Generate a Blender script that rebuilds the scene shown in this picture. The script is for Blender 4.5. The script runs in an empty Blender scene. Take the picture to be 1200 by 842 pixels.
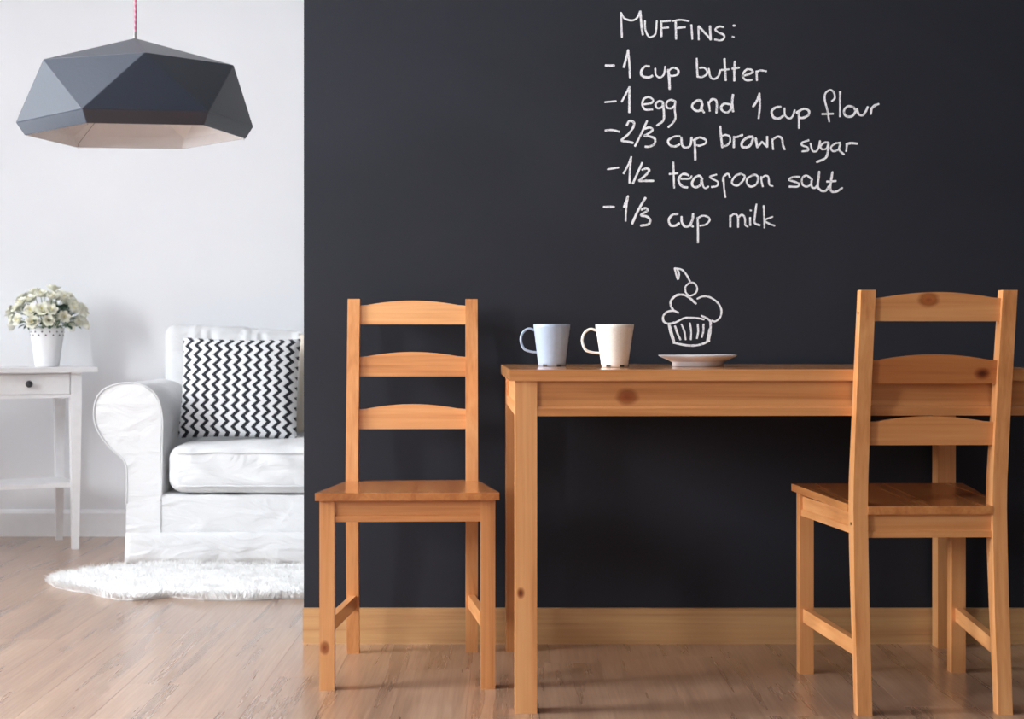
import bpy, bmesh, math, random
from mathutils import Vector, Matrix, noise

random.seed(7)
C = bpy.context.scene.collection
SC = bpy.context.scene
PI = math.pi
R = math.radians

# ------------------------------------------------------------------ camera
F, CX, HY, EYE = 1770.0, 600.0, 398.0, 0.805        # focal px, image centre x, horizon y, eye height
cd = bpy.data.cameras.new('camera'); cam = bpy.data.objects.new('camera', cd); C.objects.link(cam)
cam.location = (0, 0, EYE); cam.rotation_euler = (PI/2, 0, 0)
cd.sensor_width = 36.0; cd.lens = 36.0*F/1200.0
cd.shift_y = (HY-421.0)/1200.0*1.0
cd.clip_start = 0.05; cd.clip_end = 60
cd.dof.use_dof = True; cd.dof.focus_distance = 3.75; cd.dof.aperture_fstop = 5.6
SC.camera = cam

# ------------------------------------------------------------------ world, daylight, exposure
w = bpy.data.worlds.new('world'); SC.world = w; w.use_nodes = True
w.node_tree.nodes['Background'].inputs[0].default_value = (0.86, 0.93, 1.0, 1)
w.node_tree.nodes['Background'].inputs[1].default_value = 0.25

XL, XR, YF, YB, ZC = -3.3, 3.0, -2.4, 6.2, 2.75      # room
WINS = [(4.35, 5.85, 0.35, 2.45, 30), (2.35, 3.45, 0.95, 2.4, 250), (0.0, 0.9, 1.15, 2.4, 150)]
def area(name, loc, rot, sx, sy, power, col=(1, 1, 1)):
    l = bpy.data.lights.new(name, 'AREA'); l.shape = 'RECTANGLE'; l.size = sx; l.size_y = sy
    l.energy = power; l.color = col
    o = bpy.data.objects.new(name, l); o.location = loc; o.rotation_euler = rot; C.objects.link(o); return o
for (a, b, c, d, p) in WINS:                          # daylight just outside each window of the left wall
    area('window_daylight', (XL-0.32, (a+b)/2, (c+d)/2+0.05), (0, -PI/2, 0), d-c, b-a, p, (0.93, 0.965, 1.0))
area('window_daylight', (-1.2, YF-0.32, 1.45), (PI/2, 0, 0), 2.2, 2.1, 12, (0.95, 0.975, 1.0))  # added fill light behind the camera, through an unseen front opening

SC.view_settings.view_transform = 'Standard'; SC.view_settings.look = 'None'
SC.view_settings.gamma = 1.0; SC.view_settings.use_curve_mapping = False
SC.view_settings.exposure = 0.24
SC.cycles.use_denoising = True
SC.cycles.max_bounces = 8; SC.cycles.diffuse_bounces = 6

# ------------------------------------------------------------------ materials
def mat(name):
    m = bpy.data.materials.new(name); m.use_nodes = True
    return m, m.node_tree, m.node_tree.nodes['Principled BSDF']
def N(nt, t, **kw):
    n = nt.nodes.new(t)
    for k, v in kw.items():
        if k.startswith('i_'): n.inputs[k[2:].replace('_', ' ')].default_value = v
        else: setattr(n, k, v)
    return n
def ramp(nt, stops):
    n = nt.nodes.new('ShaderNodeValToRGB'); e = n.color_ramp.elements
    while len(e) < len(stops): e.new(0.5)
    for el, (p, c) in zip(e, stops): el.position = p; el.color = (*c, 1)
    return n
def mth(nt, op, a, b=None, c=None):
    n = nt.nodes.new('ShaderNodeMath'); n.operation = op
    for i, v in enumerate((a, b, c)):
        if v is None: continue
        if isinstance(v, (int, float)): n.inputs[i].default_value = v
        else: nt.links.new(v, n.inputs[i])
    return n.outputs[0]
def mixc(nt, fac, a, b, mode='MIX'):
    n = nt.nodes.new('ShaderNodeMix'); n.data_type = 'RGBA'; n.blend_type = mode
    for i, v in ((0, fac), (6, a), (7, b)):
        if isinstance(v, (int, float)): n.inputs[i].default_value = v
        elif isinstance(v, tuple): n.inputs[i].default_value = (*v, 1)
        else: nt.links.new(v, n.inputs[i])
    return n.outputs[2]
def bump(nt, b, h, dist, strength=1.0):
    n = N(nt, 'ShaderNodeBump'); n.inputs['Strength'].default_value = strength; n.inputs['Distance'].default_value = dist
    nt.links.new(h, n.inputs['Height']); nt.links.new(n.outputs[0], b.inputs['Normal'])
def coords(nt, scale, rand=True):
    tc = N(nt, 'ShaderNodeTexCoord'); mp = N(nt, 'ShaderNodeMapping'); mp.inputs['Scale'].default_value = scale
    nt.links.new(tc.outputs['Object'], mp.inputs['Vector'])
    if rand:
        oi = N(nt, 'ShaderNodeObjectInfo'); cb = N(nt, 'ShaderNodeCombineXYZ')
        r = mth(nt, 'MULTIPLY', oi.outputs['Random'], 37.0)
        for k in range(3): nt.links.new(r, cb.inputs[k])
        nt.links.new(cb.outputs[0], mp.inputs['Location'])
    return tc, mp.outputs[0]

def plain(name, col, rough=0.5, metal=0.0, nscale=30, namt=0.04, bmp=0.0):
    m, nt, b = mat(name)
    tc, v = coords(nt, (nscale,)*3)
    n = N(nt, 'ShaderNodeTexNoise', i_Scale=1.0, i_Detail=3.0); nt.links.new(v, n.inputs['Vector'])
    dk = tuple(c*(1-namt*2) for c in col); lt = tuple(min(1, c*(1+namt)) for c in col)
    rp = ramp(nt, [(0.3, dk), (0.7, lt)]); nt.links.new(n.outputs[0], rp.inputs[0])
    nt.links.new(rp.outputs[0], b.inputs['Base Color'])
    b.inputs['Roughness'].default_value = rough; b.inputs['Metallic'].default_value = metal
    if bmp: bump(nt, b, n.outputs[0], bmp)
    return m

def wood(name, axis, knots=(), dark=(0.50, 0.190, 0.058), mid=(0.71, 0.320, 0.118), light=(0.82, 0.425, 0.180), rough=0.34, kcol=((0.07, 0.03, 0.015), (0.30, 0.14, 0.07))):
    """varnished pine; grain runs along the given object axis; knots = [((x,y,z), r)] in object coordinates"""
    m, nt, b = mat(name)
    sc = [26.0]*3; sc[axis] = 0.9
    tc, v = coords(nt, sc)
    n1 = N(nt, 'ShaderNodeTexNoise', i_Scale=1.0, i_Detail=5.0, i_Roughness=0.6, i_Distortion=0.6); nt.links.new(v, n1.inputs['Vector'])
    sc2 = [130.0]*3; sc2[axis] = 3.0
    _, v2 = coords(nt, sc2)
    n2 = N(nt, 'ShaderNodeTexNoise', i_Scale=1.0, i_Detail=2.0); nt.links.new(v2, n2.inputs['Vector'])
    fac = mth(nt, 'ADD', mth(nt, 'MULTIPLY', n1.outputs[0], 0.75), mth(nt, 'MULTIPLY', n2.outputs[0], 0.25))
    rp = ramp(nt, [(0.30, dark), (0.47, mid), (0.66, light)]); nt.links.new(fac, rp.inputs[0])
    oi = N(nt, 'ShaderNodeObjectInfo')
    tint = ramp(nt, [(0.0, (0.82, 0.76, 0.70)), (1.0, (1.0, 1.0, 1.0))]); nt.links.new(oi.outputs['Random'], tint.inputs[0])
    col = mixc(nt, 1.0, rp.outputs[0], tint.outputs[0], 'MULTIPLY')
    for (p, r) in knots:
        vm = N(nt, 'ShaderNodeVectorMath', operation='SUBTRACT'); vm.inputs[1].default_value = p
        nt.links.new(tc.outputs['Object'], vm.inputs[0])
        vs = N(nt, 'ShaderNodeVectorMath', operation='MULTIPLY'); s = [1.0, 1.0, 1.0]; s[axis] = 0.72; vs.inputs[1].default_value = s
        nt.links.new(vm.outputs[0], vs.inputs[0])
        ln = N(nt, 'ShaderNodeVectorMath', operation='LENGTH'); nt.links.new(vs.outputs[0], ln.inputs[0])
        d = mth(nt, 'DIVIDE', mth(nt, 'ADD', ln.outputs['Value'], mth(nt, 'MULTIPLY', mth(nt, 'SUBTRACT', n2.outputs[0], 0.5), r*0.5)), r)
        kr = ramp(nt, [(0.0, kcol[0]), (0.35, kcol[1]), (0.62, (0.55, 0.40, 0.30)), (1.0, (1, 1, 1))])
        nt.links.new(mth(nt, 'MULTIPLY', d, 0.62), kr.inputs[0])
        col = mixc(nt, 1.0, col, kr.outputs[0], 'MULTIPLY')
    nt.links.new(col, b.inputs['Base Color'])
    b.inputs['Roughness'].default_value = rough; b.inputs['Coat Weight'].default_value = 0.25; b.inputs['Coat Roughness'].default_value = 0.2
    bump(nt, b, n2.outputs[0], 0.00012, 0.5)
    return m

WX, WY, WZ = wood('pine_grain_x', 0), wood('pine_grain_y', 1), wood('pine_grain_z', 2)
WSEAT = wood('pine_seat_boards', 1, dark=(0.36, 0.12, 0.033), mid=(0.50, 0.19, 0.06), light=(0.62, 0.27, 0.09), rough=0.22)
WTOP = wood('pine_table_top', 0, rough=0.12)
WAPRON = wood('pine_knotty_apron', 0, [((-0.345, 0, 0.002), 0.013)], kcol=((0.34, 0.16, 0.08), (0.52, 0.30, 0.18)))
WLEGK = wood('pine_knotty_leg', 2, [((-0.012, -0.024, 0.26), 0.0062)])
WSLATK = wood('pine_knotty_slat', 0, [((-0.105, 0.008, -0.004), 0.009)], dark=(0.32, 0.10, 0.03), mid=(0.50, 0.18, 0.055), light=(0.60, 0.25, 0.085))
WSLATT = wood('pine_topslat', 0, [((0.02, 0.008, 0.022), 0.012)], kcol=((0.38, 0.22, 0.13), (0.66, 0.45, 0.32)))
WFLK = wood('pine_foot_knot', 2, [((0.0, -0.017, 0.10), 0.010)])

def wall_white():
    m, nt, b = mat('white_wall_paint')
    tc, v = coords(nt, (2.5,)*3, False)
    n = N(nt, 'ShaderNodeTexNoise', i_Scale=1.0, i_Detail=4.0); nt.links.new(v, n.inputs['Vector'])
    rp = ramp(nt, [(0.3, (0.74, 0.75, 0.775)), (0.7, (0.77, 0.78, 0.80))]); nt.links.new(n.outputs[0], rp.inputs[0])
    nt.links.new(rp.outputs[0], b.inputs['Base Color']); b.inputs['Roughness'].default_value = 0.6
    return m
WHITE = wall_white()
GREYW = plain('warm_grey_wall_paint', (0.30, 0.28, 0.26), 0.7, nscale=3)
def chalk_wall():
    m, nt, b = mat('chalkboard_paint')
    tc, v = coords(nt, (1.6, 1.6, 2.2), False)
    n = N(nt, 'ShaderNodeTexNoise', i_Scale=1.0, i_Detail=6.0, i_Roughness=0.55, i_Distortion=0.8); nt.links.new(v, n.inputs['Vector'])
    rp = ramp(nt, [(0.3, (0.0132, 0.0155, 0.0225)), (0.7, (0.0175, 0.0200, 0.0285))]); nt.links.new(n.outputs[0], rp.inputs[0])
    nt.links.new(rp.outputs[0], b.inputs['Base Color']); b.inputs['Roughness'].default_value = 0.62
    b.inputs['Specular IOR Level'].default_value = 0.3
    n2 = N(nt, 'ShaderNodeTexNoise', i_Scale=260.0, i_Detail=2.0); nt.links.new(tc.outputs['Object'], n2.inputs['Vector'])
    bump(nt, b, n2.outputs[0], 0.0006, 0.5)
    return m
CHALKWALL = chalk_wall()
def floor_mat():
    m, nt, b = mat('laminate_oak')
    tc, v = coords(nt, (24, 1.3, 1))
    n1 = N(nt, 'ShaderNodeTexNoise', i_Scale=1.0, i_Detail=4.0, i_Roughness=0.5, i_Distortion=0.15); nt.links.new(v, n1.inputs['Vector'])
    _, v2 = coords(nt, (170, 5, 1))
    n2 = N(nt, 'ShaderNodeTexNoise', i_Scale=1.0, i_Detail=3.0); nt.links.new(v2, n2.inputs['Vector'])
    f = mth(nt, 'ADD', mth(nt, 'MULTIPLY', n1.outputs[0], 0.62), mth(nt, 'MULTIPLY', n2.outputs[0], 0.38))
    rp = ramp(nt, [(0.32, (0.245, 0.148, 0.094)), (0.5, (0.365, 0.228, 0.148)), (0.74, (0.49, 0.33, 0.225))]); nt.links.new(f, rp.inputs[0])
    oi = N(nt, 'ShaderNodeObjectInfo')
    tint = ramp(nt, [(0.0, (0.92, 0.90, 0.90)), (0.5, (0.97, 0.95, 0.95)), (1.0, (1.0, 1.0, 1.0))]); nt.links.new(oi.outputs['Random'], tint.inputs[0])
    nt.links.new(mixc(nt, 1.0, rp.outputs[0], tint.outputs[0], 'MULTIPLY'), b.inputs['Base Color'])
    rr = ramp(nt, [(0.3, (0.25,)*3), (0.7, (0.34,)*3)]); nt.links.new(n1.outputs[0], rr.inputs[0]); nt.links.new(rr.outputs[0], b.inputs['Roughness'])
    bump(nt, b, n2.outputs[0], 0.00006, 0.5)
    b.inputs['Specular IOR Level'].default_value = 0.6
    b.inputs['Coat Weight'].default_value = 0.6; b.inputs['Coat Roughness'].default_value = 0.22
    return m
FLOOR = floor_mat()
def fabric(name, col, fold=6.0, amt=0.016, rough=0.85):
    m, nt, b = mat(name)
    tc, v = coords(nt, (fold, fold, fold*2.2))
    n = N(nt, 'ShaderNodeTexNoise', i_Scale=1.0, i_Detail=3.0, i_Distortion=1.6, i_Roughness=0.45); nt.links.new(v, n.inputs['Vector'])
    n2 = N(nt, 'ShaderNodeTexNoise', i_Scale=420.0, i_Detail=1.0); nt.links.new(tc.outputs['Object'], n2.inputs['Vector'])
    rp = ramp(nt, [(0.3, tuple(c*0.97 for c in col)), (0.7, col)]); nt.links.new(n2.outputs[0], rp.inputs[0])
    nt.links.new(rp.outputs[0], b.inputs['Base Color']); b.inputs['Roughness'].default_value = rough
    b.inputs['Sheen Weight'].default_value = 0.15
    h = mth(nt, 'ADD', n.outputs[0], mth(nt, 'MULTIPLY', n2.outputs[0], 0.02))
    bump(nt, b, h, amt, 0.8)
    return m
SOFA = fabric('white_cotton_slipcover', (0.78, 0.79, 0.80))
PIPING = fabric('white_cotton_piping', (0.74, 0.75, 0.76), 20, 0.001)
BEIGE = fabric('beige_linen', (0.70, 0.62, 0.52), 12, 0.002)
FUR = plain('white_sheepskin_wool', (0.91, 0.91, 0.905), 0.8, nscale=40, namt=0.03)
HIDE = plain('sheepskin_backing', (0.85, 0.83, 0.80), 0.8)
PAINT = plain('white_furniture_paint', (0.82, 0.82, 0.83), 0.4, namt=0.02)
BBWHITE = plain('white_baseboard_paint', (0.86, 0.87, 0.89), 0.45, namt=0.01)
BBWOOD = wood('oak_baseboard', 0, dark=(0.38, 0.19, 0.075), mid=(0.55, 0.31, 0.135), light=(0.66, 0.41, 0.19), rough=0.4)
KNOB = plain('dark_bronze_knob', (0.05, 0.05, 0.055), 0.35, 0.6)
POT = plain('white_glazed_pot', (0.85, 0.85, 0.86), 0.3, namt=0.01)
SOIL = plain('dark_potting_soil', (0.03, 0.02, 0.014), 0.95, nscale=200, namt=0.3, bmp=0.002)
PETAL = plain('cream_petal', (0.95, 0.94, 0.82), 0.6, nscale=60, namt=0.08)
PETALC = plain('yellow_petal_centre', (0.80, 0.72, 0.22), 0.6, nscale=60, namt=0.08)
LEAF = plain('dark_green_leaf', (0.05, 0.13, 0.07), 0.45, nscale=90, namt=0.2)
STEM = plain('green_stem', (0.10, 0.18, 0.06), 0.6)
MUGB = plain('pale_blue_grey_stoneware', (0.37, 0.45, 0.57), 0.32, nscale=120, namt=0.02)
MUGW = plain('speckled_cream_stoneware', (0.84, 0.81, 0.75), 0.32, nscale=300, namt=0.04)
PLATE = plain('pale_grey_porcelain', (0.74, 0.76, 0.80), 0.25, namt=0.01)
PADSHADE = plain('dark_foot_pad', (0.03, 0.025, 0.02), 0.9)  # foot pads, and the painted shade of mug notches and pot holes
METAL = plain('dark_screw_metal', (0.06, 0.055, 0.05), 0.4, 0.8)
WIRE = plain('thin_steel_wire', (0.35, 0.33, 0.33), 0.35, 0.8)
LAMPO = plain('charcoal_blue_lacquered_card', (0.020, 0.029, 0.048), 0.36, nscale=120, namt=0.03, bmp=0.0003)
LAMPO.node_tree.nodes['Principled BSDF'].inputs['Specular IOR Level'].default_value = 0.85
LAMPI = plain('white_lamp_lining', (0.93, 0.91, 0.91), 0.55, namt=0.01)
def striped(name, a, bcol):
    m, nt, b = mat(name)
    tc = N(nt, 'ShaderNodeTexCoord'); sx = N(nt, 'ShaderNodeSeparateXYZ'); nt.links.new(tc.outputs['Object'], sx.inputs[0])
    an = mth(nt, 'ARCTAN2', sx.outputs[1], sx.outputs[0])
    s = mth(nt, 'FRACT', mth(nt, 'ADD', mth(nt, 'MULTIPLY', an, 2/PI), mth(nt, 'MULTIPLY', sx.outputs[2], 60.0)))
    nt.links.new(mixc(nt, mth(nt, 'GREATER_THAN', s, 0.5), a, bcol), b.inputs['Base Color']); b.inputs['Roughness'].default_value = 0.8
    return m
CORD = striped('pink_braided_cord', (0.55, 0.13, 0.22), (0.66, 0.30, 0.38))
def chevron():
    m, nt, b = mat('black_white_chevron_print')
    tc = N(nt, 'ShaderNodeTexCoord'); sx = N(nt, 'ShaderNodeSeparateXYZ'); nt.links.new(tc.outputs['Object'], sx.inputs[0])
    z = mth(nt, 'FRACT', mth(nt, 'MULTIPLY', sx.outputs[2], 10.4/0.40))
    tri = mth(nt, 'ABSOLUTE', mth(nt, 'SUBTRACT', z, 0.5))                     # 0 .. 0.5
    s = mth(nt, 'FRACT', mth(nt, 'ADD', mth(nt, 'MULTIPLY', sx.outputs[0], 12.0/0.455), mth(nt, 'MULTIPLY', tri, 1.05)))
    n = N(nt, 'ShaderNodeTexNoise', i_Scale=500.0); nt.links.new(tc.outputs['Object'], n.inputs['Vector'])
    s = mth(nt, 'ADD', s, mth(nt, 'MULTIPLY', mth(nt, 'SUBTRACT', n.outputs[0], 0.5), 0.08))
    col = mixc(nt, mth(nt, 'LESS_THAN', s, 0.44), (0.86, 0.87, 0.89), (0.013, 0.016, 0.024))
    nt.links.new(col, b.inputs['Base Color']); b.inputs['Roughness'].default_value = 0.85
    bump(nt, b, n.outputs[0], 0.0008, 0.5)
    return m
CHEV = chevron()
def chalk():
    m, nt, b = mat('white_chalk')
    tc, v = coords(nt, (1, 1, 1), False)
    n = N(nt, 'ShaderNodeTexNoise', i_Scale=330.0, i_Detail=2.0); nt.links.new(v, n.inputs['Vector'])
    n2 = N(nt, 'ShaderNodeTexNoise', i_Scale=45.0, i_Detail=2.0); nt.links.new(v, n2.inputs['Vector'])
    f = mth(nt, 'ADD', mth(nt, 'MULTIPLY', n.outputs[0], 0.6), mth(nt, 'MULTIPLY', n2.outputs[0], 0.4))
    rp = ramp(nt, [(0.33, (0.28, 0.29, 0.31)), (0.50, (0.86, 0.87, 0.89))]); nt.links.new(f, rp.inputs[0])
    nt.links.new(rp.outputs[0], b.inputs['Base Color']); b.inputs['Roughness'].default_value = 0.95
    return m
CHALK = chalk()

# ------------------------------------------------------------------ mesh helpers
def link(name, me, parent=None, m=None, loc=None, rot=None):
    o = bpy.data.objects.new(name, me); C.objects.link(o)
    if parent is not None: o.parent = parent
    if m is not None:
        for x in (m if isinstance(m, (list, tuple)) else [m]): me.materials.append(x)
    if loc is not None: o.location = loc
    if rot is not None: o.rotation_euler = rot
    return o
def obj(name, bm, m, parent=None, loc=None, rot=None, smooth=False, bevel=0.0, seg=2):
    if bevel:
        es = [e for e in bm.edges if len(e.link_faces) == 2 and e.calc_face_angle(0) > R(28)]
        bmesh.ops.bevel(bm, geom=es, offset=bevel, segments=seg, affect='EDGES', profile=0.5, clamp_overlap=True)
    bmesh.ops.recalc_face_normals(bm, faces=bm.faces[:])
    me = bpy.data.meshes.new(name); bm.to_mesh(me); bm.free()
    if smooth:
        for p in me.polygons: p.use_smooth = True
        if smooth != 'all':
            me.set_sharp_from_angle(angle=R(40))
    return link(name, me, parent, m, loc, rot)
def tag(o, label=None, cat=None, group=None, kind=None):
    if label: o['label'] = label
    if cat: o['category'] = cat
    if group: o['group'] = group
    if kind: o['kind'] = kind
    return o
def empty(name, loc, rz, label, cat, group=None):
    o = bpy.data.objects.new(name, None); C.objects.link(o); o.location = loc; o.rotation_euler = (0, 0, rz)
    o.empty_display_size = 0.1
    return tag(o, label, cat, group)
def box(x0, x1, y0, y1, z0, z1, bm=None):
    bm = bm or bmesh.new()
    vs = [bm.verts.new(p) for p in ((x0,y0,z0),(x1,y0,z0),(x1,y1,z0),(x0,y1,z0),(x0,y0,z1),(x1,y0,z1),(x1,y1,z1),(x0,y1,z1))]
    for f in ((0,3,2,1),(4,5,6,7),(0,1,5,4),(1,2,6,5),(2,3,7,6),(3,0,4,7)): bm.faces.new([vs[i] for i in f])
    return bm
def loft(rings, bm=None, cap=True):
    bm = bm or bmesh.new()
    vr = [[bm.verts.new(p) for p in r] for r in rings]
    n = len(vr[0])
    for a, b in zip(vr[:-1], vr[1:]):
        for i in range(n): bm.faces.new((a[i], a[(i+1) % n], b[(i+1) % n], b[i]))
    if cap: bm.faces.new(vr[0][::-1]); bm.faces.new(vr[-1])
    return bm
def prism(poly, axis, a0, a1, bm=None):
    """extrude a 2-D polygon along an axis (0,1,2)"""
    def P(u, v, a): return {0: (a, u, v), 1: (u, a, v), 2: (u, v, a)}[axis]
    return loft([[P(u, v, a0) for u, v in poly], [P(u, v, a1) for u, v in poly]], bm)
def lathe(prof, n=48, bm=None):
    bm = bm or bmesh.new(); rings = []
    for r, z in prof:
        if r < 1e-6: rings.append([bm.verts.new((0, 0, z))])
        else: rings.append([bm.verts.new((r*math.cos(2*PI*i/n), r*math.sin(2*PI*i/n), z)) for i in range(n)])
    for a, b in zip(rings[:-1], rings[1:]):
        for i in range(n):
            j = (i+1) % n
            if len(a) == 1 and len(b) == 1: continue
            if len(a) == 1: bm.faces.new((a[0], b[j], b[i]))
            elif len(b) == 1: bm.faces.new((a[i], a[j], b[0]))
            else: bm.faces.new((a[i], a[j], b[j], b[i]))
    return bm
def tube(pts, r, n=8, bm=None, flat=1.0):
    pts = [Vector(p) for p in pts]; rings = []
    up = Vector((0.13, 0.21, 0.97))
    for i, p in enumerate(pts):
        t = (pts[min(i+1, len(pts)-1)] - pts[max(i-1, 0)]).normalized()
        u = t.cross(up)
        if u.length < 1e-3: u = t.cross(Vector((1, 0, 0)))
        u.normalize(); v = t.cross(u).normalized()
        rr = r[i] if isinstance(r, (list, tuple)) else r
        rings.append([p + u*rr*math.cos(2*PI*k/n) + v*rr*flat*math.sin(2*PI*k/n) for k in range(n)])
    return loft(rings, bm)
def catmull(P, sub=6):
    P = [Vector((p[0], p[1])) for p in P]
    if len(P) < 3: return [P[0].lerp(P[-1], i/sub) for i in range(sub+1)]
    out = []; Q = [P[0]*2-P[1]] + P + [P[-1]*2-P[-2]]
    for i in range(1, len(Q)-2):
        a, b, c, d = Q[i-1:i+3]
        for k in range(sub):
            t = k/sub
            out.append(0.5*((2*b)+(c-a)*t+(2*a-5*b+4*c-d)*t*t+(3*b-a-3*c+d)*t**3))
    out.append(P[-1]); return out
def grid_blob(nx, ny, nz, fn):
    """closed box-topology surface; fn(u,v,w in -1..1) -> point"""
    bm = bmesh.new(); V = {}
    def g(i, j, k):
        if (i, j, k) not in V: V[(i, j, k)] = bm.verts.new(fn(2*i/nx-1, 2*j/ny-1, 2*k/nz-1))
        return V[(i, j, k)]
    for i in range(nx):
        for j in range(ny):
            bm.faces.new((g(i,j,0), g(i,j+1,0), g(i+1,j+1,0), g(i+1,j,0))); bm.faces.new((g(i,j,nz), g(i+1,j,nz), g(i+1,j+1,nz), g(i,j+1,nz)))
    for i in range(nx):
        for k in range(nz):
            bm.faces.new((g(i,0,k), g(i+1,0,k), g(i+1,0,k+1), g(i,0,k+1))); bm.faces.new((g(i,ny,k), g(i,ny,k+1), g(i+1,ny,k+1), g(i+1,ny,k)))
    for j in range(ny):
        for k in range(nz):
            bm.faces.new((g(0,j,k), g(0,j,k+1), g(0,j+1,k+1), g(0,j+1,k))); bm.faces.new((g(nx,j,k), g(nx,j+1,k), g(nx,j+1,k+1), g(nx,j,k+1)))
    return bm
def rbox(u, v, w, hx, hy, hz, r):
    """rounded box mapping of the unit cube surface"""
    p = Vector((u*hx, v*hy, w*hz)); q = Vector((max(-hx+r, min(hx-r, p.x)), max(-hy+r, min(hy-r, p.y)), max(-hz+r, min(hz-r, p.z))))
    d = p-q
    return q + d.normalized()*r if d.length > 1e-9 else p

# ------------------------------------------------------------------ room shell
def struct(name, bm, m, parent=None, **k):
    o = obj(name, bm, m, parent, **k)
    if parent is None: o['kind'] = 'structure'
    return o
WY4 = 4.012                                             # face of the dark wall
WX0 = -0.553                                            # its free end
floor = struct('floor', box(XL-0.2, XR+0.2, YF-0.2, YB+0.2, -0.12, -0.004), FLOOR)
PW, PL = 0.16, 1.30
pm = {}
def plank_mesh(w_, l_):
    k = (round(w_, 3), round(l_, 3))
    if k not in pm:
        bm = box(-w_/2+0.00012, w_/2-0.00012, -l_/2+0.00012, l_/2-0.00012, -0.0045, 0.0)
        es = [e for e in bm.edges if all(v.co.z > -0.001 for v in e.verts)]
        bmesh.ops.bevel(bm, geom=es, offset=0.0003, segments=1, affect='EDGES')
        bmesh.ops.recalc_face_normals(bm, faces=bm.faces[:])
        me = bpy.data.meshes.new('plank'); bm.to_mesh(me); bm.free(); me.materials.append(FLOOR); pm[k] = me
    return pm[k]
x = XL; i = 0
Y0P = 2.3
while x < XR-0.01:
    wdt = min(PW, XR-x); y = Y0P - (i*0.47 % 1.0)*PL
    while y < YB-0.001:
        y1 = min(y+PL, YB); ya = max(y, Y0P-0.9)
        if y1-ya > 0.08:
            link('plank', plank_mesh(wdt, y1-ya), floor, None, (x+wdt/2, (ya+y1)/2, 0))
        y += PL
    x += PW; i += 1
struct('floor_underlay', box(XL, XR, YF, Y0P-0.9, -0.004, -0.0003), FLOOR, floor)
struct('ceiling', box(XL-0.2, XR+0.2, YF-0.2, YB+0.2, ZC, ZC+0.1), WHITE)
struct('wall_back', box(XL-0.2, XR+0.2, YB, YB+0.15, -0.004, ZC), WHITE)
struct('wall_right', box(XR, XR+0.15, YF, YB, -0.004, ZC), CHALKWALL)  # unseen wall, given dark paint to cut bounced fill light
def wall_holes(bm, axis, a0, a1, f0, f1, holes):
    """wall along axis (1: y, 0: x), thickness f0..f1, holes (a,b,z0,z1) sorted"""
    B = (lambda a, b, z0, z1: box(f0, f1, a, b, z0, z1, bm)) if axis == 1 else (lambda a, b, z0, z1: box(a, b, f0, f1, z0, z1, bm))
    c = a0
    for (a, b, z0, z1) in sorted(holes):
        B(c, a, -0.004, ZC); B(a, b, -0.004, z0); B(a, b, z1, ZC); c = b
    B(c, a1, -0.004, ZC); return bm
struct('wall_left', wall_holes(bmesh.new(), 1, YF, YB, XL-0.2, XL, [h[:4] for h in WINS]), WHITE)
struct('wall_front', wall_holes(bmesh.new(), 0, XL, XR, YF-0.2, YF, [(-2.3, -0.1, 0.4, 2.5)]), GREYW)  # unseen wall, greyed to cut bounce; its opening admits the added fill
for k, (a, b, c, d, p) in enumerate(WINS):
    t = 0.05; bm = bmesh.new()
    X0, X1 = XL-0.14, XL-0.08
    for (ya, yb, za, zb) in ((a, a+t, c, d), (b-t, b, c, d), (a+t, b-t, c, c+t), (a+t, b-t, d-t, d), ((a+b)/2-t/2, (a+b)/2+t/2, c+t, d-t)):
        box(X0, X1, ya, yb, za, zb, bm)
    wn = struct('window_%d' % (k+1), bm, PAINT)
struct('wall_middle', box(WX0, XR, WY4, WY4+0.12, -0.004, ZC), CHALKWALL, bevel=0.002)
wall_mid = bpy.data.objects['wall_middle']
struct('baseboard_middle', box(WX0-0.001, XR, WY4-0.013, WY4-0.0002, 0.0, 0.0945), BBWOOD, bevel=0.0025)
bm = prism([(0, 0.0), (-0.016, 0.0), (-0.016, 0.095), (-0.010, 0.108), (0, 0.110)], 0, XL, XR)
o = struct('baseboard_back', bm, BBWHITE); o.location = (0, YB-0.0002, 0)

# ------------------------------------------------------------------ chalk writing on the dark wall
CR = {'A': (700, 0, 6.667), 'B': (860, 90, 6.667), 'C': (700, 90, 6.667), 'D': (700, 180, 6.667), 'E': (850, 150, 6.667),
      'G': (800, 50, 10), 'H': (800, 100, 10), 'I': (770, 140, 10), 'J': (780, 180, 10), 'K': (780, 220, 8.571), 'L': (880, 180, 10), 'F': (760, 300, 7.017)}
TITLE = [('A', [(185,100),(192,290)]), ('A', [(185,105),(215,145),(270,160),(310,140),(335,90)]), ('A', [(335,90),(345,200),(355,270)]),
 ('A', [(372,165),(375,230),(400,285),(425,288),(455,260),(465,165)]), ('A', [(500,165),(500,285)]), ('A', [(495,170),(570,162)]), ('A', [(500,220),(555,215)]),
 ('A', [(612,165),(615,305)]), ('A', [(590,165),(650,155),(715,165)]), ('A', [(615,220),(685,212)]), ('A', [(735,195),(742,305)]),
 ('A', [(790,205),(792,310)]), ('A', [(792,205),(880,300)]), ('A', [(880,205),(885,310)]),
 ('A', [(985,212),(950,208),(922,232),(950,255),(990,275),(985,305),(955,315),(918,308)]), ('A', [(1062,200),(1074,200)]), ('A', [(1056,288),(1066,290)])]
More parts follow.
